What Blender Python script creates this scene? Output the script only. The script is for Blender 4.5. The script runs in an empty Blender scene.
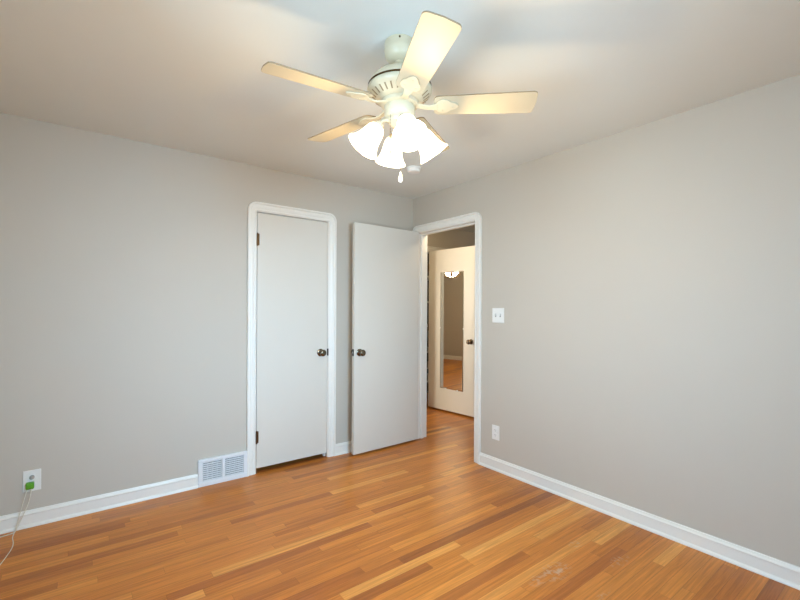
import bpy, bmesh, math, random
from mathutils import Vector, Matrix
random.seed(7)
S = bpy.context.scene
COL = S.collection
V = Vector
PI = math.pi

# ------------------------------------------------------------------ camera
H = 2.398
cam_loc = V((-2.6773, -3.2918, 1.2913))
yaw, roll, FPX = .6527, .0051, 421.28
fw = V((math.sin(yaw), math.cos(yaw), 0)); rt = V((math.cos(yaw), -math.sin(yaw), 0)); up = V((0, 0, 1))
r2 = rt*math.cos(roll) + up*math.sin(roll); u2 = up*math.cos(roll) - rt*math.sin(roll)
cd = bpy.data.cameras.new('camera'); cam = bpy.data.objects.new('camera', cd); COL.objects.link(cam)
M = Matrix((( r2.x, u2.x, -fw.x, cam_loc.x), (r2.y, u2.y, -fw.y, cam_loc.y), (r2.z, u2.z, -fw.z, cam_loc.z), (0, 0, 0, 1)))
cam.matrix_world = M
cd.sensor_fit = 'HORIZONTAL'; cd.sensor_width = 36; cd.lens = FPX/800*36; cd.shift_y = 8.88/800
cd.clip_start = .02
S.camera = cam

# ------------------------------------------------------------------ world, daylight, exposure
S.view_settings.view_transform = 'Standard'; S.view_settings.look = 'None'
S.view_settings.gamma = 1; S.view_settings.exposure = 0.03
try: S.view_settings.use_curve_mapping = False
except Exception: pass
w = bpy.data.worlds.new('sky'); S.world = w; w.use_nodes = True
wn = w.node_tree; bg = wn.nodes['Background']; bg.inputs['Color'].default_value = (.62, .78, 1, 1); bg.inputs['Strength'].default_value = 1.0

def area(name, loc, direction, sx, sy, power, color, spread=180):
    d = bpy.data.lights.new(name, 'AREA'); d.shape = 'RECTANGLE'; d.size = sx; d.size_y = sy; d.energy = power; d.color = color
    d.spread = math.radians(spread)
    o = bpy.data.objects.new(name, d); COL.objects.link(o); o.location = loc
    o.rotation_euler = V(direction).to_track_quat('-Z', 'Z').to_euler()
    return o
DAY = (.38, .69, 1); GROUND = (.56, .80, 1)
# daylight entering by the two windows of the bedroom, which lie outside the photograph: sky from above, sunlit ground from below
area('sky_west', (-3.75, -2.65, 1.75), (1, .12, -.25), 1.1, 1.1, 19, DAY, 72)
area('ground_west', (-3.75, -2.65, .95), (1, .8, .8), 1.1, .8, 28, GROUND, 110)
area('sky_south', (-1.75, -4.32, 1.75), (.03, 1, -.22), 1.1, 1.1, 23, DAY, 62)
area('ground_south', (-1.75, -4.32, .95), (-.1, 1, .6), 1.1, .8, 16, GROUND, 120)
area('hall_door_fill', (-4.05, 2.6, 1.5), (4.7, -2.2, -.5), .9, 1.1, 23, (1, .91, .74), 60)  # added fill lamp outside the far-room window, aimed to brighten the hall door

def point(name, loc, power, color, radius=.04):
    d = bpy.data.lights.new(name, 'POINT'); d.energy = power; d.color = color; d.shadow_soft_size = radius
    o = bpy.data.objects.new(name, d); COL.objects.link(o); o.location = loc
    return o
WARM = (1, .73, .39)

# ------------------------------------------------------------------ materials
def lin(c):
    return tuple(((x/255)/12.92 if x/255 <= .04045 else ((x/255+.055)/1.055)**2.4) for x in c) + (1,)

class NT:
    def __init__(s, name):
        s.m = bpy.data.materials.new(name); s.m.use_nodes = True; s.t = s.m.node_tree; s.b = s.t.nodes['Principled BSDF']
    def n(s, ty, **kw):
        x = s.t.nodes.new(ty)
        for k, v in kw.items(): setattr(x, k, v)
        return x
    def l(s, a, b): s.t.links.new(a, b)
    def math(s, op, a, b=None, c=None):
        x = s.n('ShaderNodeMath', operation=op)
        for i, v in enumerate((a, b, c)):
            if v is None: continue
            if isinstance(v, (int, float)): x.inputs[i].default_value = v
            else: s.l(v, x.inputs[i])
        return x.outputs[0]
    def mix(s, f, a, b, blend='MIX'):
        x = s.n('ShaderNodeMix', data_type='RGBA', blend_type=blend)
        for sock, v in ((x.inputs[0], f), (x.inputs[6], a), (x.inputs[7], b)):
            if isinstance(v, (int, float)): sock.default_value = v
            elif isinstance(v, tuple): sock.default_value = v
            else: s.l(v, sock)
        return x.outputs[2]

def paint(name, rgb, rough=.6, metal=0, var=.04, scale=8, bump=.02, bscale=220, spec=.5, coat=0):
    """painted / plain surface: base colour with a faint mottling and a fine bump"""
    k = NT(name); b = k.b
    tc = k.n('ShaderNodeTexCoord'); nz = k.n('ShaderNodeTexNoise'); nz.inputs['Scale'].default_value = scale; nz.inputs['Detail'].default_value = 3
    k.l(tc.outputs['Object'], nz.inputs['Vector'])
    c = lin(rgb); lo = tuple(x*(1-var) for x in c[:3])+(1,); hi = tuple(min(1, x*(1+var)) for x in c[:3])+(1,)
    k.l(k.mix(nz.outputs['Fac'], lo, hi), b.inputs['Base Color'])
    b.inputs['Roughness'].default_value = rough; b.inputs['Metallic'].default_value = metal
    b.inputs['Specular IOR Level'].default_value = spec; b.inputs['Coat Weight'].default_value = coat
    if bump:
        n2 = k.n('ShaderNodeTexNoise'); n2.inputs['Scale'].default_value = bscale; n2.inputs['Detail'].default_value = 2
        k.l(tc.outputs['Object'], n2.inputs['Vector'])
        bp = k.n('ShaderNodeBump'); bp.inputs['Strength'].default_value = bump; bp.inputs['Distance'].default_value = .002
        k.l(n2.outputs['Fac'], bp.inputs['Height']); k.l(bp.outputs['Normal'], b.inputs['Normal'])
    return k.m

M_wall = paint('greige_wall_paint', (199, 192, 180), .62, var=.015, scale=3, bump=.12, bscale=160)
M_ceil = paint('ceiling_paint', (230, 231, 225), .8, var=.015, scale=3, bump=.15, bscale=120)
M_trim = paint('white_gloss_trim', (240, 238, 231), .32, var=.01, scale=12)
M_door = paint('white_door_enamel', (220, 216, 206), .38, var=.015, scale=4, bump=.05, bscale=60)
M_plate = paint('white_plastic', (238, 238, 234), .35, var=.01)
M_slot = paint('dark_slot', (40, 38, 36), .6)
M_brass = paint('aged_brass', (96, 72, 44), .38, metal=1, var=.25, scale=40)
M_knob = paint('pewter_knob', (120, 108, 92), .22, metal=1, var=.15, scale=30, bump=0)
M_fan = paint('ivory_fan_enamel', (212, 198, 168), .32, var=.02)
M_blade = paint('ivory_blade_laminate', (188, 177, 152), .5, var=.03, scale=14)
M_bladeedge = paint('tan_blade_edge', (150, 128, 98), .6)
M_cord = paint('white_cord_rubber', (226, 222, 206), .5)
M_green = paint('green_plug_plastic', (96, 168, 40), .35, var=.15, scale=60)
M_grey = paint('grey_plug_plastic', (160, 160, 158), .4)
M_steel = paint('steel', (170, 170, 168), .3, metal=1)
M_dark = paint('closet_shade_tone', (70, 60, 50), .8)  # shade inside the linen closet, put into its wall colour
M_shelf = paint('closet_shelf_paint', (200, 194, 180), .5)
M_vent = paint('white_vent_enamel', (232, 234, 236), .35, var=.01)
M_ventback = paint('vent_duct_grey', (84, 88, 94), .7)

def mirror_mat():
    k = NT('silvered_mirror'); k.b.inputs['Metallic'].default_value = 1; k.b.inputs['Roughness'].default_value = .015
    nz = k.n('ShaderNodeTexNoise'); nz.inputs['Scale'].default_value = 6
    k.l(k.mix(nz.outputs['Fac'], (.80, .83, .79, 1), (.84, .86, .82, 1)), k.b.inputs['Base Color']); return k.m
M_mirror = mirror_mat()

def glass_pane():
    k = NT('window_glass'); t = k.t
    out = [n for n in t.nodes if n.type == 'OUTPUT_MATERIAL'][0]
    tr = k.n('ShaderNodeBsdfTransparent'); gl = k.n('ShaderNodeBsdfGlossy'); gl.inputs['Roughness'].default_value = .02
    mx = k.n('ShaderNodeMixShader'); fr = k.n('ShaderNodeFresnel'); fr.inputs['IOR'].default_value = 1.35
    k.l(fr.outputs[0], mx.inputs[0]); k.l(tr.outputs[0], mx.inputs[1]); k.l(gl.outputs[0], mx.inputs[2]); k.l(mx.outputs[0], out.inputs['Surface'])
    return k.m
M_glass = glass_pane()

def lamp_mat(name, rgb, strength, base=(.95, .93, .88, 1)):
    k = NT(name); b = k.b; b.inputs['Base Color'].default_value = base; b.inputs['Roughness'].default_value = .35
    nz = k.n('ShaderNodeTexNoise'); nz.inputs['Scale'].default_value = 20
    lo = tuple(x*.93 for x in rgb)+(1,); k.l(k.mix(nz.outputs['Fac'], lo, rgb+(1,)), b.inputs['Emission Color'])
    b.inputs['Emission Strength'].default_value = strength; return k.m
M_bulb = lamp_mat('bulb_glow', (1, .85, .6), 14)
M_shade = lamp_mat('frosted_lit_glass', (1, .82, .55), 3.2)
M_dome = lamp_mat('lit_dome_glass', (1, .84, .6), 2.5)

def floor_mat():
    k = NT('oak_strip_floor'); b = k.b
    tc = k.n('ShaderNodeTexCoord'); sp = k.n('ShaderNodeSeparateXYZ'); k.l(tc.outputs['Object'], sp.inputs[0])
    X, Y = sp.outputs[0], sp.outputs[1]
    vy = k.math('DIVIDE', Y, .0576); row = k.math('FLOOR', vy); fv = k.math('FRACT', vy)
    def wn(dim, **kw):
        x = k.n('ShaderNodeTexWhiteNoise', noise_dimensions=dim); return x
    a = wn('1D'); k.l(row, a.inputs['W']); L = k.math('MULTIPLY_ADD', a.outputs['Value'], .9, .55)
    row2 = k.math('ADD', row, 37.3); a2 = wn('1D'); k.l(row2, a2.inputs['W'])
    u = k.math('ADD', k.math('DIVIDE', X, L), k.math('MULTIPLY', a2.outputs['Value'], 17))
    cell = k.math('FLOOR', u); fu = k.math('FRACT', u)
    cv = k.n('ShaderNodeCombineXYZ'); k.l(row, cv.inputs[0]); k.l(cell, cv.inputs[1])
    idn = wn('2D'); k.l(cv.outputs[0], idn.inputs['Vector'])
    ramp = k.n('ShaderNodeValToRGB'); k.l(idn.outputs['Value'], ramp.inputs[0])
    el = ramp.color_ramp.elements
    cols = [(0, (158, 94, 46)), (.05, (178, 106, 48)), (.18, (194, 120, 52)), (.55, (208, 132, 58)), (.88, (218, 144, 66)), (1, (230, 164, 86))]
    el[0].position = 0; el[0].color = lin(cols[0][1]); el[1].position = 1; el[1].color = lin(cols[-1][1])
    for p, c in cols[1:-1]:
        e = el.new(p); e.color = lin(c)
    # grain streaks, different on each board
    off = k.math('MULTIPLY', idn.outputs['Value'], 91)
    gx = k.n('ShaderNodeCombineXYZ'); k.l(k.math('ADD', k.math('MULTIPLY', X, 3.0), off), gx.inputs[0]); k.l(k.math('MULTIPLY', Y, 75), gx.inputs[1]); k.l(off, gx.inputs[2])
    g = k.n('ShaderNodeTexNoise'); g.inputs['Scale'].default_value = 1; g.inputs['Detail'].default_value = 5; g.inputs['Roughness'].default_value = .65
    g.inputs['Distortion'].default_value = .6
    k.l(gx.outputs[0], g.inputs['Vector'])
    gr = k.n('ShaderNodeMapRange'); gr.inputs[1].default_value = .3; gr.inputs[2].default_value = .7; gr.inputs[3].default_value = .72; gr.inputs[4].default_value = 1.2
    k.l(g.outputs['Fac'], gr.inputs[0])
    cc = k.n('ShaderNodeCombineXYZ')
    for i in range(3): k.l(gr.outputs[0], cc.inputs[i])
    col = k.mix(1.0, ramp.outputs[0], cc.outputs[0], 'MULTIPLY')
    # broad tone drift over the old finish
    d = k.n('ShaderNodeTexNoise'); d.inputs['Scale'].default_value = 1.3; d.inputs['Detail'].default_value = 3; k.l(tc.outputs['Object'], d.inputs['Vector'])
    dr = k.n('ShaderNodeMapRange'); dr.inputs[1].default_value = .3; dr.inputs[2].default_value = .7; k.l(d.outputs['Fac'], dr.inputs[0])
    col = k.mix(k.math('MULTIPLY', dr.outputs[0], .10), col, lin((120, 66, 36)))
    # seams
    sv = k.math('MAXIMUM', k.math('LESS_THAN', fv, .018), k.math('GREATER_THAN', fv, .982))
    du = k.math('MULTIPLY', k.math('MINIMUM', fu, k.math('SUBTRACT', 1, fu)), L)
    su = k.math('LESS_THAN', du, .0009)
    seam = k.math('MAXIMUM', sv, su)
    col = k.mix(k.math('MULTIPLY', seam, .35), col, lin((78, 42, 22)))
    # worn, grey scuffs
    fine = k.n('ShaderNodeTexNoise'); fine.inputs['Scale'].default_value = 38; fine.inputs['Detail'].default_value = 4; k.l(tc.outputs['Object'], fine.inputs['Vector'])
    fr = k.n('ShaderNodeMapRange'); fr.inputs[1].default_value = .48; fr.inputs[2].default_value = .6; k.l(fine.outputs['Fac'], fr.inputs[0])
    tot = None
    for (px, py, rx, ry, s) in [(-.50, -2.04, .05, .025, .45), (-.46, -2.26, .07, .03, .5), (-.80, -2.11, .09, .05, .6), (-.93, -2.10, .05, .03, .4), (-.84, -2.34, .10, .015, .4)]:
        q = k.math('ADD', k.math('POWER', k.math('DIVIDE', k.math('SUBTRACT', X, px), rx), 2), k.math('POWER', k.math('DIVIDE', k.math('SUBTRACT', Y, py), ry), 2))
        mk = k.math('MULTIPLY', k.math('MAXIMUM', k.math('SUBTRACT', 1, k.math('MULTIPLY', q, .6)), 0), s)
        tot = mk if tot is None else k.math('MAXIMUM', tot, mk)
    col = k.mix(k.math('MULTIPLY', tot, fr.outputs[0]), col, lin((196, 182, 164)))
    k.l(col, b.inputs['Base Color'])
    rr = k.n('ShaderNodeMapRange'); rr.inputs[3].default_value = .24; rr.inputs[4].default_value = .36; k.l(d.outputs['Fac'], rr.inputs[0])
    k.l(k.math('ADD', rr.outputs[0], k.math('MULTIPLY', idn.outputs['Value'], .05)), b.inputs['Roughness'])
    b.inputs['Specular IOR Level'].default_value = .28
    hgt = k.math('SUBTRACT', k.math('MULTIPLY', g.outputs['Fac'], .25), k.math('MULTIPLY', seam, 1.0))
    bp = k.n('ShaderNodeBump'); bp.inputs['Strength'].default_value = .18; bp.inputs['Distance'].default_value = .0015
    k.l(hgt, bp.inputs['Height']); k.l(bp.outputs['Normal'], b.inputs['Normal'])
    return k.m
M_floor = floor_mat()

# ------------------------------------------------------------------ mesh helpers
def box(bm, lo, hi):
    x0, y0, z0 = lo; x1, y1, z1 = hi
    vs = [bm.verts.new((x, y, z)) for x in (x0, x1) for y in (y0, y1) for z in (z0, z1)]
    for f in ((0, 1, 3, 2), (4, 6, 7, 5), (0, 4, 5, 1), (2, 3, 7, 6), (0, 2, 6, 4), (1, 5, 7, 3)):
        bm.faces.new([vs[i] for i in f])

def obj(name, bm, m, parent=None, bevel=0, smooth=False, segs=2, loc=None):
    bmesh.ops.recalc_face_normals(bm, faces=bm.faces)
    me = bpy.data.meshes.new(name); bm.to_mesh(me); bm.free()
    for mm in (m if isinstance(m, (list, tuple)) else [m]): me.materials.append(mm)
    o = bpy.data.objects.new(name, me); COL.objects.link(o)
    if parent: o.parent = parent
    if loc: o.location = loc
    if bevel:
        md = o.modifiers.new('edge', 'BEVEL'); md.width = bevel; md.segments = segs; md.limit_method = 'ANGLE'; md.angle_limit = math.radians(35)
    if smooth:
        for p in me.polygons: p.use_smooth = True
        me.update()
        try: me.set_sharp_from_angle(angle=math.radians(40))
        except Exception: pass
    return o

def B(*boxes):
    bm = bmesh.new()
    for lo, hi in boxes: box(bm, lo, hi)
    return bm

def frame_of(axis):
    a = V(axis).normalized(); t = V((0, 0, 1)) if abs(a.z) < .9 else V((1, 0, 0))
    x = t.cross(a).normalized(); return x, a.cross(x), a

def lathe(bm, prof, origin=(0, 0, 0), axis=(0, 0, 1), n=32, cap=True):
    """prof: (radius, height along axis)"""
    x, y, a = frame_of(axis); o = V(origin); rings = []
    for r, h in prof:
        if r < 1e-6: rings.append([bm.verts.new(o+a*h)])
        else: rings.append([bm.verts.new(o+a*h+(x*math.cos(2*PI*i/n)+y*math.sin(2*PI*i/n))*r) for i in range(n)])
    for p, q in zip(rings, rings[1:]):
        for i in range(n):
            j = (i+1) % n
            if len(p) == 1 and len(q) == 1: continue
            if len(p) == 1: bm.faces.new((p[0], q[i], q[j]))
            elif len(q) == 1: bm.faces.new((p[i], q[0], p[j]))
            else: bm.faces.new((p[i], q[i], q[j], p[j]))
    if cap:
        for rg in (rings[0], rings[-1]):
            if len(rg) > 1: bm.faces.new(rg)

def L(prof, origin=(0, 0, 0), axis=(0, 0, 1), n=32, cap=True):
    bm = bmesh.new(); lathe(bm, prof, origin, axis, n, cap); return bm

def tube(bm, pts, r, n=8, smooth_iter=3):
    P = [V(p) for p in pts]
    for _ in range(smooth_iter):   # Chaikin
        Q = [P[0]]
        for a, b in zip(P, P[1:]): Q += [a*.75+b*.25, a*.25+b*.75]
        Q.append(P[-1]); P = Q
    prev = None; rings = []
    for i, p in enumerate(P):
        t = (P[min(i+1, len(P)-1)]-P[max(i-1, 0)]).normalized()
        if prev is None: x = t.orthogonal().normalized()
        else: x = (prev - t*prev.dot(t)).normalized()
        prev = x; y = t.cross(x)
        rings.append([bm.verts.new(p+(x*math.cos(2*PI*k/n)+y*math.sin(2*PI*k/n))*r) for k in range(n)])
    for p, q in zip(rings, rings[1:]):
        for k in range(n): bm.faces.new((p[k], p[(k+1) % n], q[(k+1) % n], q[k]))
    bm.faces.new(rings[0]); bm.faces.new(rings[-1])

def tag(o, label=None, cat=None, group=None, kind=None):
    if label: o['label'] = label
    if cat: o['category'] = cat
    if group: o['group'] = group
    if kind: o['kind'] = kind
    return o
def empty(name, loc, label, cat, rotz=0):
    o = bpy.data.objects.new(name, None); COL.objects.link(o); o.location = loc; o.rotation_euler = (0, 0, rotz); o.empty_display_size = .1
    return tag(o, label, cat)
def struct(name, bm, m, parent=None, label=None, **kw):
    o = obj(name, bm, m, parent, **kw)
    if parent is None: o['kind'] = 'structure'
    if label: o['label'] = label
    return o

# ------------------------------------------------------------------ room shell
WX0, WY0 = -3.26, -3.82            # west and south faces of the bedroom
T = .12
struct('floor', B(((-4.0, -4.0, -.1), (2.5, 4.7, 0))), M_floor)
struct('ceiling', B(((-4.0, -4.0, H), (2.5, 4.7, H+.1))), M_ceil)
# back wall (y 0..T) with the closet doorway
CX0, CX1, CZ = -1.578, -.944, 2.052
struct('wall_back', B(((WX0-T, 0, 0), (CX0, T, H)), ((CX1, 0, 0), (0, T, H)), ((CX0, 0, CZ), (CX1, T, H))), M_wall)
# right wall (x 0..T) with the entry doorway
EY0, EY1, EZ = -.849, -.066, 2.052
struct('wall_right', B(((0, WY0-T, 0), (T, EY0, H)), ((0, EY1, 0), (T, .55, H)), ((0, EY0, EZ), (T, EY1, H))), M_wall)
# left wall (west) and front wall (south), each with a window, outside the photograph
def wall_with_window(name, axis, a0, a1, p0, p1, w0, w1, z0, z1):
    def bx(u0, u1, za, zb): return ((p0, u0, za), (p1, u1, zb)) if axis == 'y' else ((u0, p0, za), (u1, p1, zb))
    struct(name, B(bx(a0, w0, 0, H), bx(w1, a1, 0, H), bx(w0, w1, 0, z0), bx(w0, w1, z1, H)), M_wall)
wall_with_window('wall_left', 'y', WY0, 0, WX0-T, WX0, -3.35, -1.95, .75, 2.1)
wall_with_window('wall_front', 'x', WX0-T, 0, WY0-T, WY0, -2.45, -1.05, .75, 2.1)
def window(n, axis, w0, w1, pin, pout, z0, z1, d):
    """sash window in the opening; pin = room face of the wall, d = direction into the room"""
    root = bpy.data.objects.new('window_%d' % n, None); COL.objects.link(root); root['kind'] = 'structure'
    mid = (pin+pout)/2
    def bx(u0, u1, q0, q1, za, zb):
        q0, q1 = min(q0, q1), max(q0, q1)
        return ((q0, u0, za), (q1, u1, zb)) if axis == 'y' else ((u0, q0, za), (u1, q1, zb))
    f = .045; zm = (z0+z1)/2
    obj('window_frame', B(bx(w0, w0+f, mid-.03, mid+.03, z0, z1), bx(w1-f, w1, mid-.03, mid+.03, z0, z1), bx(w0+f, w1-f, mid-.03, mid+.03, z0, z0+f),
        bx(w0+f, w1-f, mid-.03, mid+.03, z1-f, z1), bx(w0+f, w1-f, mid-.03, mid+.03, zm-.02, zm+.02)), M_trim, root, bevel=.002)
    obj('window_pane', B(bx(w0+f, w1-f, mid-.002, mid+.002, z0+f, z1-f)), M_glass, root)
    obj('window_casing', B(bx(w0-.07, w0, pin, pin+d*.018, z0, z1), bx(w1, w1+.07, pin, pin+d*.018, z0, z1), bx(w0-.07, w1+.07, pin, pin+d*.018, z1, z1+.07),
        bx(w0-.07, w1+.07, pin, pin+d*.018, z0-.09, z0-.02)), M_trim, root, bevel=.003)
    obj('window_sill', B(bx(w0-.09, w1+.09, pin-d*.05, pin+d*.05, z0-.02, z0)), M_trim, root, bevel=.003)
window(1, 'y', -3.35, -1.95, WX0, WX0-T, .75, 2.1, 1)
window(2, 'x', -2.45, -1.05, WY0, WY0-T, .75, 2.1, 1)
# closet behind the closed door
struct('wall_closet_back', B(((-1.9, .45, 0), (0, .55, H)), ((-1.9, T, 0), (-1.8, .45, H))), M_wall)
# hall beyond the entry doorway; the linen closet at its end; the far room the mirror looks into
struct('wall_hall_end', B(((.585, .9, 0), (.93, 1.0, H)), ((.93, .9, 2.052), (1.72, 1.0, H)), ((1.72, .9, 0), (2.3, 1.0, H))), M_wall)
struct('wall_hall_right', B(((2.3, -1.7, 0), (2.4, 1.8, H))), M_wall)
struct('wall_hall_front', B(((T, -1.8, 0), (2.4, -1.7, H))), M_wall)
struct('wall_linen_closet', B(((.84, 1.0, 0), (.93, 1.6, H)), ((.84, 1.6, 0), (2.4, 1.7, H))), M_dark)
struct('wall_far_room_right', B(((.585, 1.0, 0), (.69, 4.5, H))), M_wall)
struct('wall_far_room_back', B(((-3.8, 4.5, 0), (.69, 4.6, H))), M_wall)
wall_with_window('wall_far_room_left', 'y', .55, 4.6, -3.75, -3.65, 2.1, 3.05, .9, 2.05)
window(3, 'y', 2.1, 3.05, -3.65, -3.75, .9, 2.05, 1)  # unseen window, added as a way in for the hall door fill
struct('wall_far_room_front', B(((-3.75, .45, 0), (-1.9, .55, H))), M_wall)

# ------------------------------------------------------------------ trim: swept profiles
def sweep_casing(w0, w1, ztop, place, Rr=.068, wd=.073):
    """U-shaped casing round an opening w0..w1; place(u, z, d) maps along-wall, height and stand-off to the world"""
    prof = [(0, 0), (0, .019), (.003, .022), (.012, .022), (.015, .019), (.017, .0125), (.020, .0115), (.023, .0135), (.046, .0125), (.050, .0095), (.053, .0090), (.056, .0115), (.062, .0115), (.067, .007), (.073, .004), (.073, 0)]
    bm = bmesh.new(); cols = []
    for s, d in prof:
        r = max(.0005, Rr*(1-s/wd)); a0, a1 = w0-wd+s, w1+wd-s; zt = ztop+wd-s
        pts = [(a0, 0)] + [(a0+r-r*math.cos(t), zt-r+r*math.sin(t)) for t in [i*PI/2/8 for i in range(9)]]
        pts += [(a1-r+r*math.sin(t), zt-r+r*math.cos(t)) for t in [i*PI/2/8 for i in range(9)]] + [(a1, 0)]
        cols.append([bm.verts.new(place(u, z, d)) for u, z in pts])
    for a, b in zip(cols, cols[1:]+cols[:1]):
        for i in range(len(a)-1): bm.faces.new((a[i], a[i+1], b[i+1], b[i]))
    bm.faces.new([c[0] for c in cols]); bm.faces.new([c[-1] for c in reversed(cols)])
    return bm
struct('trim_1', sweep_casing(-1.571, -.951, 2.045, lambda u, z, d: (u, -d, z)), M_trim, label='white rounded-corner casing around the closet door', smooth=True)
struct('trim_2', sweep_casing(-.837, -.078, 2.040, lambda u, z, d: (-d, u, z)), M_trim, label='white rounded-corner casing around the open bedroom doorway', smooth=True)
# jambs with stops
struct('trim_3', B(((CX0, -.001, 0), (CX0+.008, T, CZ)), ((CX1-.008, -.001, 0), (CX1, T, CZ)), ((CX0, -.001, CZ-.006), (CX1, T, CZ)),
    ((CX0+.008, .038, 0), (CX0+.02, .07, CZ-.006)), ((CX1-.02, .038, 0), (CX1-.008, .07, CZ-.006)), ((CX0+.02, .038, CZ-.018), (CX1-.02, .07, CZ-.006))), M_trim, label='white jamb lining of the closet doorway')
struct('trim_4', B(((-.001, EY0, 0), (T+.001, -.837, EZ)), ((-.001, -.078, 0), (T+.001, EY1, EZ)), ((-.001, -.837, 2.04), (T+.001, -.078, EZ)),
    ((.042, -.837, 0), (.075, -.825, 2.04)), ((.042, -.09, 0), (.075, -.078, 2.04)), ((.042, -.825, 2.028), (.075, -.09, 2.04))), M_trim, label='white jamb lining of the bedroom doorway', bevel=.001)
struct('trim_5', sweep_casing(.958, 1.70, 2.045, lambda u, z, d: (u, .9-d, z)), M_trim, label='white casing around the doorway at the hall end', smooth=True)
struct('trim_6', B(((.93, .9, 0), (.955, 1.0, 2.052)), ((1.70, .9, 0), (1.72, 1.0, 2.052)), ((.955, .9, 2.04), (1.70, 1.0, 2.052))), M_trim, label='white jamb lining of the doorway at the hall end')
struct('trim_7', B(((.570, .885, 0), (.66, .90, H-.25)), ((.570, .90, 0), (.585, 1.03, H-.25))), M_trim, label='white corner casing beside the passage to the far room', bevel=.003)
struct('trim_8', sweep_casing(-.837, -.078, 2.040, lambda u, z, d: (T+d, u, z)), M_trim, label='white casing on the hall side of the bedroom doorway', smooth=True)

def base_run(name, p0, p1, nrm, label):
    """baseboard with a moulded cap and a shoe, from p0 to p1 on the floor, nrm points into the room"""
    prof = [(0, 0), (.022, 0), (.022, .006), (.019, .013), (.014, .018), (.0125, .019), (.0125, .070), (.016, .073), (.0165, .079), (.010, .086), (.007, .095), (.003, .097), (0, .097)]
    bm = bmesh.new(); n = V(nrm)
    A = [bm.verts.new(V(p0)+n*d+V((0, 0, z))) for d, z in prof]; C = [bm.verts.new(V(p1)+n*d+V((0, 0, z))) for d, z in prof]
    for i in range(len(prof)): j = (i+1) % len(prof); bm.faces.new((A[i], A[j], C[j], C[i]))
    bm.faces.new(A); bm.faces.new(C)
    return struct(name, bm, M_trim, label=label)
VX0, VX1 = -1.988, -1.640
base_run('baseboard_back', (WX0, 0, 0), (VX0, 0, 0), (0, -1, 0), 'white baseboard along the back wall up to the floor vent')
base_run('baseboard_back_corner', (-.884, 0, 0), (0, 0, 0), (0, -1, 0), 'short white baseboard between the closet casing and the room corner')
base_run('baseboard_right', (0, -.904, 0), (0, WY0, 0), (-1, 0, 0), 'white baseboard along the bare right wall')
base_run('baseboard_left', (WX0, WY0, 0), (WX0, 0, 0), (1, 0, 0), 'white baseboard along the left wall')
base_run('baseboard_front', (WX0, WY0, 0), (0, WY0, 0), (0, 1, 0), 'white baseboard along the window wall')
base_run('baseboard_hall', (.66, .9, 0), (.888, .9, 0), (0, -1, 0), 'white baseboard at the hall end')
base_run('baseboard_far_room', (-3.65, .55, 0), (-3.65, 4.5, 0), (1, 0, 0), 'white baseboard of the far room seen in the mirror')

# ------------------------------------------------------------------ doors
def knob_set(parent, y, x, z, n=(0, -1, 0)):
    o = obj('door_knob', L([(0, 0), (.031, 0), (.032, .003), (.029, .006), (.014, .009), (.0115, .014), (.011, .030), (.015, .034), (.024, .039), (.0285, .047), (.029, .054), (.026, .061), (.019, .065), (.012, .066), (.010, .064), (0, .064)],
        (x, y, z), n, 32), M_knob, parent, smooth=True)
    o['label'] = 'round pewter door knob on a rosette'; return o
def hinge(parent, x, y, z, h=.09, leaf=None):
    bm = L([(0, -h/2-.006), (.003, -h/2-.004), (.0065, -h/2), (.0065, h/2), (.003, h/2+.004), (0, h/2+.006)], (x, y, z), (0, 0, 1), 12)
    if leaf: box(bm, *leaf)
    o = obj('hinge', bm, M_brass, parent); o['label'] = 'aged brass hinge'; return o

# closet door (closed)
d1 = bpy.data.objects.new('door_1', None); COL.objects.link(d1); d1.location = (-1.2605, 0, 0)
tag(d1, 'closed flat white closet door in the back wall beside the floor vent', None, kind='structure')
lx = lambda X: X+1.2605
obj('door_panel', B(((lx(-1.566), 0, .038), (lx(-.955), .035, 2.039))), M_door, d1, bevel=.0015)
knob_set(d1, 0, lx(-1.02), .913)
for z in (1.828, .283): hinge(d1, lx(-1.568), -.012, z, .095, ((lx(-1.566), -.0075, z-.045), (lx(-1.552), 0, z+.045)))
obj('latch', B(((lx(-.957), -.012, .913-.03), (lx(-.948), .004, .913+.03))), M_slot, d1, bevel=.001)

# bedroom door, open against the back wall
d2 = bpy.data.objects.new('door_2', None); COL.objects.link(d2); d2.location = (-.012, -.080, 0); d2.rotation_euler = (0, 0, math.radians(1.5))
tag(d2, 'open flat white bedroom door swung back beside the doorway', None, kind='structure')
obj('door_panel', B(((-.757, -.041, .018), (-.014, -.006, 2.044))), M_door, d2, bevel=.0015)
knob_set(d2, -.041, -.757+.055, .907); knob_set(d2, -.006, -.757+.055, .907, (0, 1, 0))
lt = obj('latch_plate', B(((-.7585, -.036, .907-.03), (-.7565, -.011, .907+.03))), M_slot, d2, bevel=.0008)
lb = obj('latch_bolt', B(((-.768, -.028, .907-.008), (-.7575, -.018, .907+.008))), M_steel, d2, bevel=.001)
for z in (1.83, 1.05, .25): hinge(d2, .004, .0, z, .09, ((-.030, -.0062, z-.045), (.003, -.004, z+.045)))
st = struct('trim_9', B(((-.0035, -.8385, .90), (.030, -.8365, .96))), M_steel, label='small steel strike plate on the doorway jamb')

# hall door with the long mirror, standing open
t = V((.093, -.996, 0)).normalized(); ang = math.atan2(t.y, t.x)
d3 = bpy.data.objects.new('door_3', None); COL.objects.link(d3); d3.location = (.962, .862, 0); d3.rotation_euler = (0, 0, ang)
tag(d3, 'open white hall door carrying a tall mirror, seen through the doorway', None, kind='structure')
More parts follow.
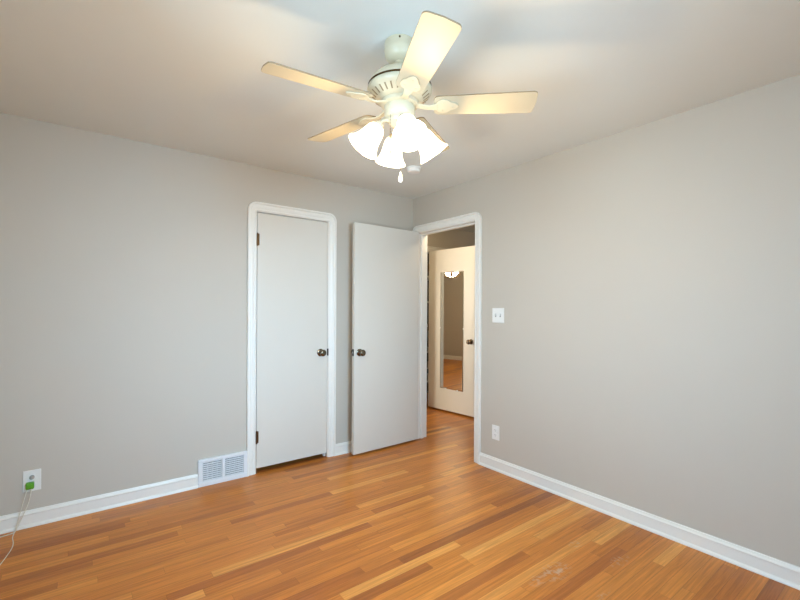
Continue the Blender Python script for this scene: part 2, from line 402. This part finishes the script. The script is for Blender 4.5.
# local +x runs along the leaf, local -y faces the hall
obj('door_panel', B(((.008, 0, .022), (.765, .035, 2.042))), M_door, d3, bevel=.0015)
knob_set(d3, 0, .702, .905)
knob_set(d3, .035, .702, .905, (0, 1, 0))
for z in (1.83, 1.055, .27): hinge(d3, .0, .004, z, .10, ((.0, -.001, z-.045), (.012, .001, z+.045)))

mir = bpy.data.objects.new('wall_mirror', None); COL.objects.link(mir); mir.location = V((.962, .862, 0))+t*.2172+V((0, 0, .295)); mir.rotation_euler = (0, 0, ang)
tag(mir, 'tall narrow frameless mirror hung on the open white hall door', 'mirror')
mw, mh = .370, 1.46
bm = bmesh.new()
def ring(ins, y): return [bm.verts.new(p) for p in ((ins, y, ins), (mw-ins, y, ins), (mw-ins, y, mh-ins), (ins, y, mh-ins))]
r0, r1, r2_, r3 = ring(0, -.0015), ring(0, -.004), ring(.014, -.0065), None
for a, b in ((r0, r1), (r1, r2_)):
    for i in range(4): bm.faces.new((a[i], a[(i+1) % 4], b[(i+1) % 4], b[i]))
bm.faces.new(r2_); bm.faces.new(r0)
obj('mirror_glass', bm, M_mirror, mir)
for (cx, cz) in ((.09, 0), (mw-.09, 0), (.09, mh), (mw-.09, mh), (0, mh*.52), (mw, mh*.52)):
    obj('mirror_clip', B(((cx-.008, -.009, cz-.008), (cx+.008, 0, cz+.008))), M_plate, mir, bevel=.002)

# linen closet shelves glimpsed past the hinges
for i, z in enumerate((.30, .48, .70, 1.05, 1.38, 1.72)):
    o = obj('closet_shelf', B(((.931, 1.01, z), (2.2, 1.5, z+.02))), M_shelf, None, bevel=.001)
    tag(o, 'painted closet shelf glimpsed in the gap past the hall door hinges', 'shelf', 'shelves of the closet at the hall end')

# ------------------------------------------------------------------ floor vent
v = empty('floor_vent', (VX0, 0, 0), 'white louvred wall register at floor level beside the closet door casing', 'vent')
vw, vh = VX1-VX0, .197
obj('vent_frame', B(((0, -.022, 0), (vw, 0, .036)), ((0, -.022, vh-.022), (vw, 0, vh)), ((0, -.022, .036), (.030, 0, vh-.022)), ((vw-.030, -.022, .036), (vw, 0, vh-.022)),
    ((vw/2-.010, -.022, .036), (vw/2+.010, 0, vh-.022))), M_vent, v, bevel=.004)
obj('vent_back', B(((.028, -.004, .034), (vw-.028, -.001, vh-.02))), M_ventback, v)
for (a, b) in ((.030, vw/2-.010), (vw/2+.010, vw-.030)):
    bm = bmesh.new(); n = 10
    for i in range(n):
        z = .040+(vh-.066)*i/(n-1)
        vs = [bm.verts.new(p) for p in ((a, -.019, z-.003), (b, -.019, z-.003), (b, -.008, z+.003), (a, -.008, z+.003), (a, -.019, z-.0010), (b, -.019, z-.0010), (b, -.008, z+.0045), (a, -.008, z+.0045))]
        for f in ((0, 1, 2, 3), (4, 7, 6, 5), (0, 4, 5, 1), (3, 2, 6, 7), (0, 3, 7, 4), (1, 5, 6, 2)): bm.faces.new([vs[k] for k in f])
    m = 4
    for i in range(1, m):
        x = a+(b-a)*i/m; box(bm, (x-.0008, -.017, .038), (x+.0008, -.012, vh-.024))
    obj('louvre_panel', bm, M_vent, v)

# ------------------------------------------------------------------ plates
def screw(parent, p, n):
    obj('screw', L([(.0032, 0), (.003, .0012), (0, .0014)], p, n, 12), M_plate, parent)
def plate_bm(w_, h_, t_=.006):
    bm = B(((-w_/2, -t_, -h_/2), (w_/2, 0, h_/2))); return bm
def outlet_faces(root, skip=()):
    for z in (.0195, -.0195):
        s = obj('socket', L([(.0168, 0), (.0168, .0082), (.0160, .0088), (0, .0088)], (0, 0, z), (0, -1, 0), 28), M_plate, root)
        obj('socket_slot', B(((-.0072, -.0094, z-.001), (-.0052, -.0085, z+.0075)), ((.0052, -.0094, z-.0005), (.0072, -.0085, z+.007)), ((-.002, -.0094, z-.009), (.002, -.0085, z-.0055))), M_ventback, s)
    screw(root, (0, -.006, 0), (0, -1, 0))
sw = empty('light_switch', (0, -1.089, 1.243), 'white double toggle light switch plate beside the doorway', 'light switch', -PI/2)
obj('switch_plate', plate_bm(.118, .118), M_plate, sw, bevel=.003)
for x in (-.023, .023):
    tg = obj('toggle', B(((x-.0045, -.016, -.002), (x+.0045, -.006, .010))), M_plate, sw, bevel=.002)
    obj('toggle_slot', B(((x-.0058, -.0066, -.013), (x+.0058, -.006, .013))), M_grey, sw)
    for z in (.03, -.03): screw(sw, (x, -.006, z), (0, -1, 0))
ol = empty('wall_outlet', (0, -1.070, .300), 'white duplex outlet low on the bare wall below the light switch', 'outlet', -PI/2)
obj('outlet_plate', plate_bm(.074, .116), M_plate, ol, bevel=.003); outlet_faces(ol)
o2 = empty('wall_outlet', (-2.888, 0, .268), 'white outlet with plugs in it on the back wall above the cords', 'outlet')
obj('outlet_plate', plate_bm(.082, .124), M_plate, o2, bevel=.003); outlet_faces(o2)
gp = empty('wall_plug', (-2.888, -.009, .290), 'small grey plug in the upper socket of the outlet above the cords', 'plug')
obj('plug_body', L([(.012, 0), (.012, .010), (.009, .018), (.005, .022), (0, .022)], (0, 0, 0), (0, -1, 0), 20), M_grey, gp, smooth=True)
g2 = empty('charger_plug', (-2.895, -.009, .2485), 'bright green charger plug in the lower socket with white cords hanging', 'plug')
bm = B(((-.020, -.030, -.021), (.018, 0, .017)))
obj('plug_body', bm, M_green, g2, bevel=.006, segs=3)
obj('plug_ridge', B(((-.013, -.035, -.012), (.011, -.029, .009))), M_green, g2, bevel=.0025)
def cord(name, pts, label, r=.0022):
    bm = bmesh.new(); tube(bm, pts, r, 8, 3); bmesh.ops.translate(bm, verts=bm.verts, vec=-V(g2.location)); o = obj(name, bm, M_cord, g2, smooth=True); o['label'] = label; return o
cord('charger_cord', [(-2.905, -.030, .236), (-2.910, -.040, .222), (-2.925, -.040, .16), (-2.945, -.034, .07), (-2.955, -.040, .012), (-2.962, -.060, .0026), (-2.963, -.12, .0026), (-2.952, -.18, .0026), (-2.951, -.25, .0026), (-2.968, -.35, .0026), (-2.99, -.45, .0026), (-3.03, -.62, .0026), (-3.08, -.72, .0026)],
     'thin white cord curling forward over the floorboards')
cord('charger_cord', [(-2.888, -.030, .236), (-2.889, -.042, .222), (-2.899, -.042, .16), (-2.925, -.036, .08), (-2.946, -.044, .03), (-2.958, -.052, .004), (-2.985, -.060, .0026), (-3.03, -.065, .0026), (-3.09, -.085, .0026), (-3.16, -.15, .0026), (-3.2, -.22, .0026)],
     'thin white cord running off beside the baseboard')

# ------------------------------------------------------------------ smoke detector
sd = empty('smoke_detector', (-.586, -.727, H), 'round white smoke detector on the ceiling behind the fan', 'smoke detector')
obj('detector_base', L([(.055, 0), (.057, -.004), (.057, -.010), (.050, -.012)], n=40), M_plate, sd, smooth=True)
obj('detector_cover', L([(.052, -.012), (.052, -.024), (.047, -.034), (.030, -.038), (0, -.038)], n=40), M_plate, sd, smooth=True)

# ------------------------------------------------------------------ ceiling fan
FX, FY = -1.617, -1.895
fan = empty('ceiling_fan', (FX, FY, H), 'ivory five-blade ceiling fan with four lit frosted glass shades', 'ceiling fan')
zz = lambda z: z-H
bm = L([(.060, 0), (.064, -.004), (.064, -.030), (.066, -.036), (.064, -.042), (.061, -.060), (.050, -.074), (.026, -.080), (.020, -.080)], n=40)
cp = obj('canopy', bm, M_fan, fan, smooth=True)
for a in (232, 60):
    ca, sa = math.cos(math.radians(a)), math.sin(math.radians(a))
    obj('canopy_screw', L([(.004, 0), (.004, .0035), (0, .004)], (ca*.063, sa*.063, -.014), (ca, sa, 0), 12), M_brass, cp)
obj('downrod', L([(.020, -.078), (.022, -.083), (.0125, -.089), (.0125, -.112), (.022, -.116), (.024, -.122)], n=24), M_fan, fan, smooth=True)
mh_ = obj('motor_housing', L([(.022, -.112), (.045, -.116), (.075, -.126), (.103, -.143), (.121, -.163), (.1275, -.178), (.1275, -.188), (.131, -.190), (.1345, -.196), (.1345, -.206), (.130, -.212), (.118, -.224), (.098, -.238), (.082, -.246), (.070, -.248)], n=56), M_fan, fan, smooth=True)
bm = L([(.1285, -.1805), (.1325, -.183), (.1325, -.187), (.1285, -.1895)], n=56, cap=False)
obj('motor_band', bm, M_brass, mh_, smooth=True)
# slots round the lower flare
bm = bmesh.new()
for i in range(30):
    a = 2*PI*i/30; c_, s_ = math.cos(a), math.sin(a)
    def P(r, z, w_): return bm.verts.new((r*c_-w_*s_, r*s_+w_*c_, z))
    q = [P(.123, -.2212, -.0032), P(.123, -.2212, .0032), P(.100, -.2382, .0026), P(.100, -.2382, -.0026)]
    q2 = [P(.121, -.2195, -.0032), P(.121, -.2195, .0032), P(.098, -.2365, .0026), P(.098, -.2365, -.0026)]
    for f in ((q[0], q[1], q[2], q[3]), (q2[3], q2[2], q2[1], q2[0])): bm.faces.new(f)
    for k in range(4): bm.faces.new((q[k], q2[k], q2[(k+1) % 4], q[(k+1) % 4]))
obj('motor_slot', bm, M_bladeedge, mh_)
obj('flywheel', L([(.070, -.244), (.078, -.248), (.078, -.262), (.066, -.266), (.030, -.266)], n=40), M_fan, fan, smooth=True)
sh = obj('switch_housing', L([(.030, -.258), (.060, -.262), (.064, -.268), (.064, -.302), (.060, -.312), (.050, -.318), (.050, -.330), (.040, -.342), (.022, -.352), (.010, -.360), (.008, -.368), (.005, -.374), (0, -.376)], n=48), M_fan, fan, smooth=True)

BZ = 2.133-H
def blade_profile():
    pts = []; r0b, r1b = .142, .552; w0b, w1b = .054, .0625
    def arc(cx, cy, r, a0, a1, n=6): return [(cx+r*math.cos(math.radians(a0+(a1-a0)*i/n)), cy+r*math.sin(math.radians(a0+(a1-a0)*i/n))) for i in range(n+1)]
    rc = .018; pts += arc(r1b-rc, w1b-rc, rc, 90, 8); 
    pts += [(r1b+.004, 0)]
    pts += arc(r1b-rc, -w1b+rc, rc, -8, -90)
    pts += arc(r0b+.022, -w0b+.022, .022, -90, -180, 5); pts += arc(r0b+.022, w0b-.022, .022, 180, 90, 5)
    return pts
PITCH = math.radians(-12)
def make_blade(az):
    root = obj('fan_blade', extr(blade_profile(), .0055), [M_blade, M_bladeedge], fan, bevel=0)
    root.location = (0, 0, BZ); root.rotation_euler = (Matrix.Rotation(math.radians(az), 4, 'Z') @ Matrix.Rotation(PITCH, 4, 'X')).to_euler()
    # blade iron: curved bracket to the hub plus a flat scalloped plate under the blade root
    bm = bmesh.new()
    outline = [(.150, .016), (.160, .032), (.178, .040), (.198, .036), (.212, .024), (.228, .018), (.240, .008), (.243, 0)]
    outline = outline + [(x, -y) for x, y in reversed(outline[:-1])]
    extr_into(bm, outline, -.0045-.003, -.0030)
    prev = None
    for (x, wv, z) in [(.066, .013, .004), (.085, .013, .000), (.105, .012, -.006), (.125, .012, -.0085), (.145, .015, -.007), (.158, .018, -.0055)]:
        cur = [bm.verts.new((x, -wv, z-.003)), bm.verts.new((x, wv, z-.003)), bm.verts.new((x, wv, z+.003)), bm.verts.new((x, -wv, z+.003))]
        if prev:
            for k in range(4): bm.faces.new((prev[k], prev[(k+1) % 4], cur[(k+1) % 4], cur[k]))
        else: bm.faces.new(cur)
        prev = cur
    bm.faces.new(prev)
    iron = obj('blade_iron', bm, M_fan, root, bevel=.001)
    for (x, y) in ((.176, .022), (.176, -.022), (.218, 0)):
        lathe_o = L([(.005, 0), (.0045, .002), (0, .003)], (x, y, -.0075), (0, 0, -1), 10)
        bmesh_ops_join(iron, lathe_o)
    return root
def extr_into(bm, pts, z0, z1):
    a = [bm.verts.new((x, y, z0)) for x, y in pts]; b = [bm.verts.new((x, y, z1)) for x, y in pts]
    fa = bm.faces.new(a); fb = bm.faces.new(b); side = []
    for i in range(len(pts)): j = (i+1) % len(pts); side.append(bm.faces.new((a[i], a[j], b[j], b[i])))
    return fa, fb, side
def extr(pts, th):
    bm = bmesh.new(); fa, fb, side = extr_into(bm, pts, -th/2, th/2)
    for f in side: f.material_index = 1
    return bm
def bmesh_ops_join(o, bm2):
    me2 = bpy.data.meshes.new('tmp'); bm2.to_mesh(me2); bm2.free()
    bm = bmesh.new(); bm.from_mesh(o.data); bm.from_mesh(me2); bmesh.ops.recalc_face_normals(bm, faces=bm.faces); bm.to_mesh(o.data); bm.free(); bpy.data.meshes.remove(me2)
b0 = make_blade(30.0)
for k in range(1, 5):
    c = b0.copy(); COL.objects.link(c); c.parent = fan
    c.rotation_euler = (Matrix.Rotation(math.radians(30.0+72*k), 4, 'Z') @ Matrix.Rotation(PITCH, 4, 'X')).to_euler()
    for ch in b0.children: g = ch.copy(); COL.objects.link(g); g.parent = c

# light kit: four curved arms, sockets and bell shades
TILT = math.radians(36)
for az in (68, 158, 248, 338):
    a = math.radians(az); ro = V((math.cos(a), math.sin(a), 0)); dr = (ro*math.sin(TILT) + V((0, 0, -1))*math.cos(TILT)).normalized()
    p0 = ro*.046+V((0, 0, zz(2.072))); p1 = ro*.070+V((0, 0, zz(2.066))); p2 = p1+dr*.022
    bm = bmesh.new(); tube(bm, [p0, p1, p2], .0085, 12, 3)
    lathe(bm, [(.010, 0), (.019, .004), (.0215, .012), (.0215, .030), (.017, .034)], p2-dr*.006, dr, 24)
    arm = obj('light_arm', bm, M_fan, fan, smooth=True)
    base = p2+dr*.012
    prof = [(.021, 0), (.030, .005), (.037, .017), (.041, .034), (.044, .052), (.048, .070), (.055, .088), (.062, .100), (.069, .109)]
    inner = [(r-.0025, h) for r, h in reversed(prof)]
    bm = bmesh.new(); lathe(bm, prof+inner, base, dr, 40, cap=False)
    obj('glass_shade', bm, M_shade, fan, smooth=True)
    bb = obj('light_bulb', L([(.010, .016), (.013, .024), (.022, .042), (.0265, .058), (.024, .074), (.014, .084), (0, .088)], base, dr, 24), M_bulb, arm, smooth=True)
    pl = point('fan_bulb_light', V((FX, FY, H))+base+dr*.135, 8.5, WARM, .03)
# pull chains
def chain(x, y, z0, z1, fob):
    bm = bmesh.new(); n = int((z0-z1)/.006)
    for i in range(n): bmesh.ops.create_icosphere(bm, subdivisions=1, radius=.0019, matrix=Matrix.Translation((x, y, z0-.006*i)))
    c = obj('pull_chain', bm, M_brass, fan)
    if fob: obj('chain_fob', L([(0, .004), (.0025, 0), (.005, -.012), (.0085, -.026), (.0085, -.034), (.005, -.040), (0, -.041)], (x, y, z1), (0, 0, 1), 16), M_plate, c, smooth=True)
    else: obj('chain_fob', L([(0, .003), (.0025, 0), (.0035, -.008), (.0035, -.016), (0, -.020)], (x, y, z1), (0, 0, 1), 12), M_steel, c, smooth=True)
chain(-.028, -.045, zz(2.075), zz(1.842), True)
chain(-.060, -.018, zz(2.075), zz(1.935), False)

# ------------------------------------------------------------------ lights of the hall and the far room
hl = empty('hall_ceiling_light', (.40, -.25, H), 'warm lit dome ceiling light in the hall beyond the doorway', 'ceiling light')
obj('light_base', L([(.14, 0), (.145, -.006), (.145, -.022), (.138, -.026)], n=40), M_trim, hl, smooth=True)
obj('light_dome', L([(.136, -.024), (.132, -.045), (.110, -.070), (.070, -.086), (.02, -.092), (0, -.092)], n=40), M_dome, hl, smooth=True)
point('hall_bulb_light', (.40, -.25, H-.16), 13, (1, .80, .52), .06)

ch = empty('chandelier', (-1.80, 2.42, H), 'small candle-bulb chandelier reflected at the top of the hall door mirror', 'chandelier')
obj('chandelier_canopy', L([(.06, 0), (.06, -.012), (.02, -.03), (.006, -.034)], n=24), M_brass, ch, smooth=True)
obj('chandelier_rod', L([(.005, -.03), (.005, -.34), (.022, -.36), (.030, -.40), (.018, -.44), (0, -.46)], n=16), M_brass, ch, smooth=True)
for i in range(6):
    a = 2*PI*i/6+.3; ro = V((math.cos(a), math.sin(a), 0))
    bm = bmesh.new(); tube(bm, [ro*.02+V((0, 0, -.42)), ro*.10+V((0, 0, -.47)), ro*.17+V((0, 0, -.44)), ro*.18+V((0, 0, -.40))], .004, 8)
    lathe(bm, [(.018, 0), (.018, .003), (.008, .006), (.008, .05), (.006, .052)], ro*.18+V((0, 0, -.40)), (0, 0, 1), 12)
    arm = obj('candle_arm', bm, M_brass, ch, smooth=True)
    obj('candle_bulb', L([(.007, .052), (.014, .066), (.015, .078), (.009, .095), (0, .108)], ro*.18+V((0, 0, -.40)), (0, 0, 1), 12), M_bulb, arm, smooth=True)
point('chandelier_light', (-1.80, 2.42, H-.30), 40, (1, .84, .60), .15)
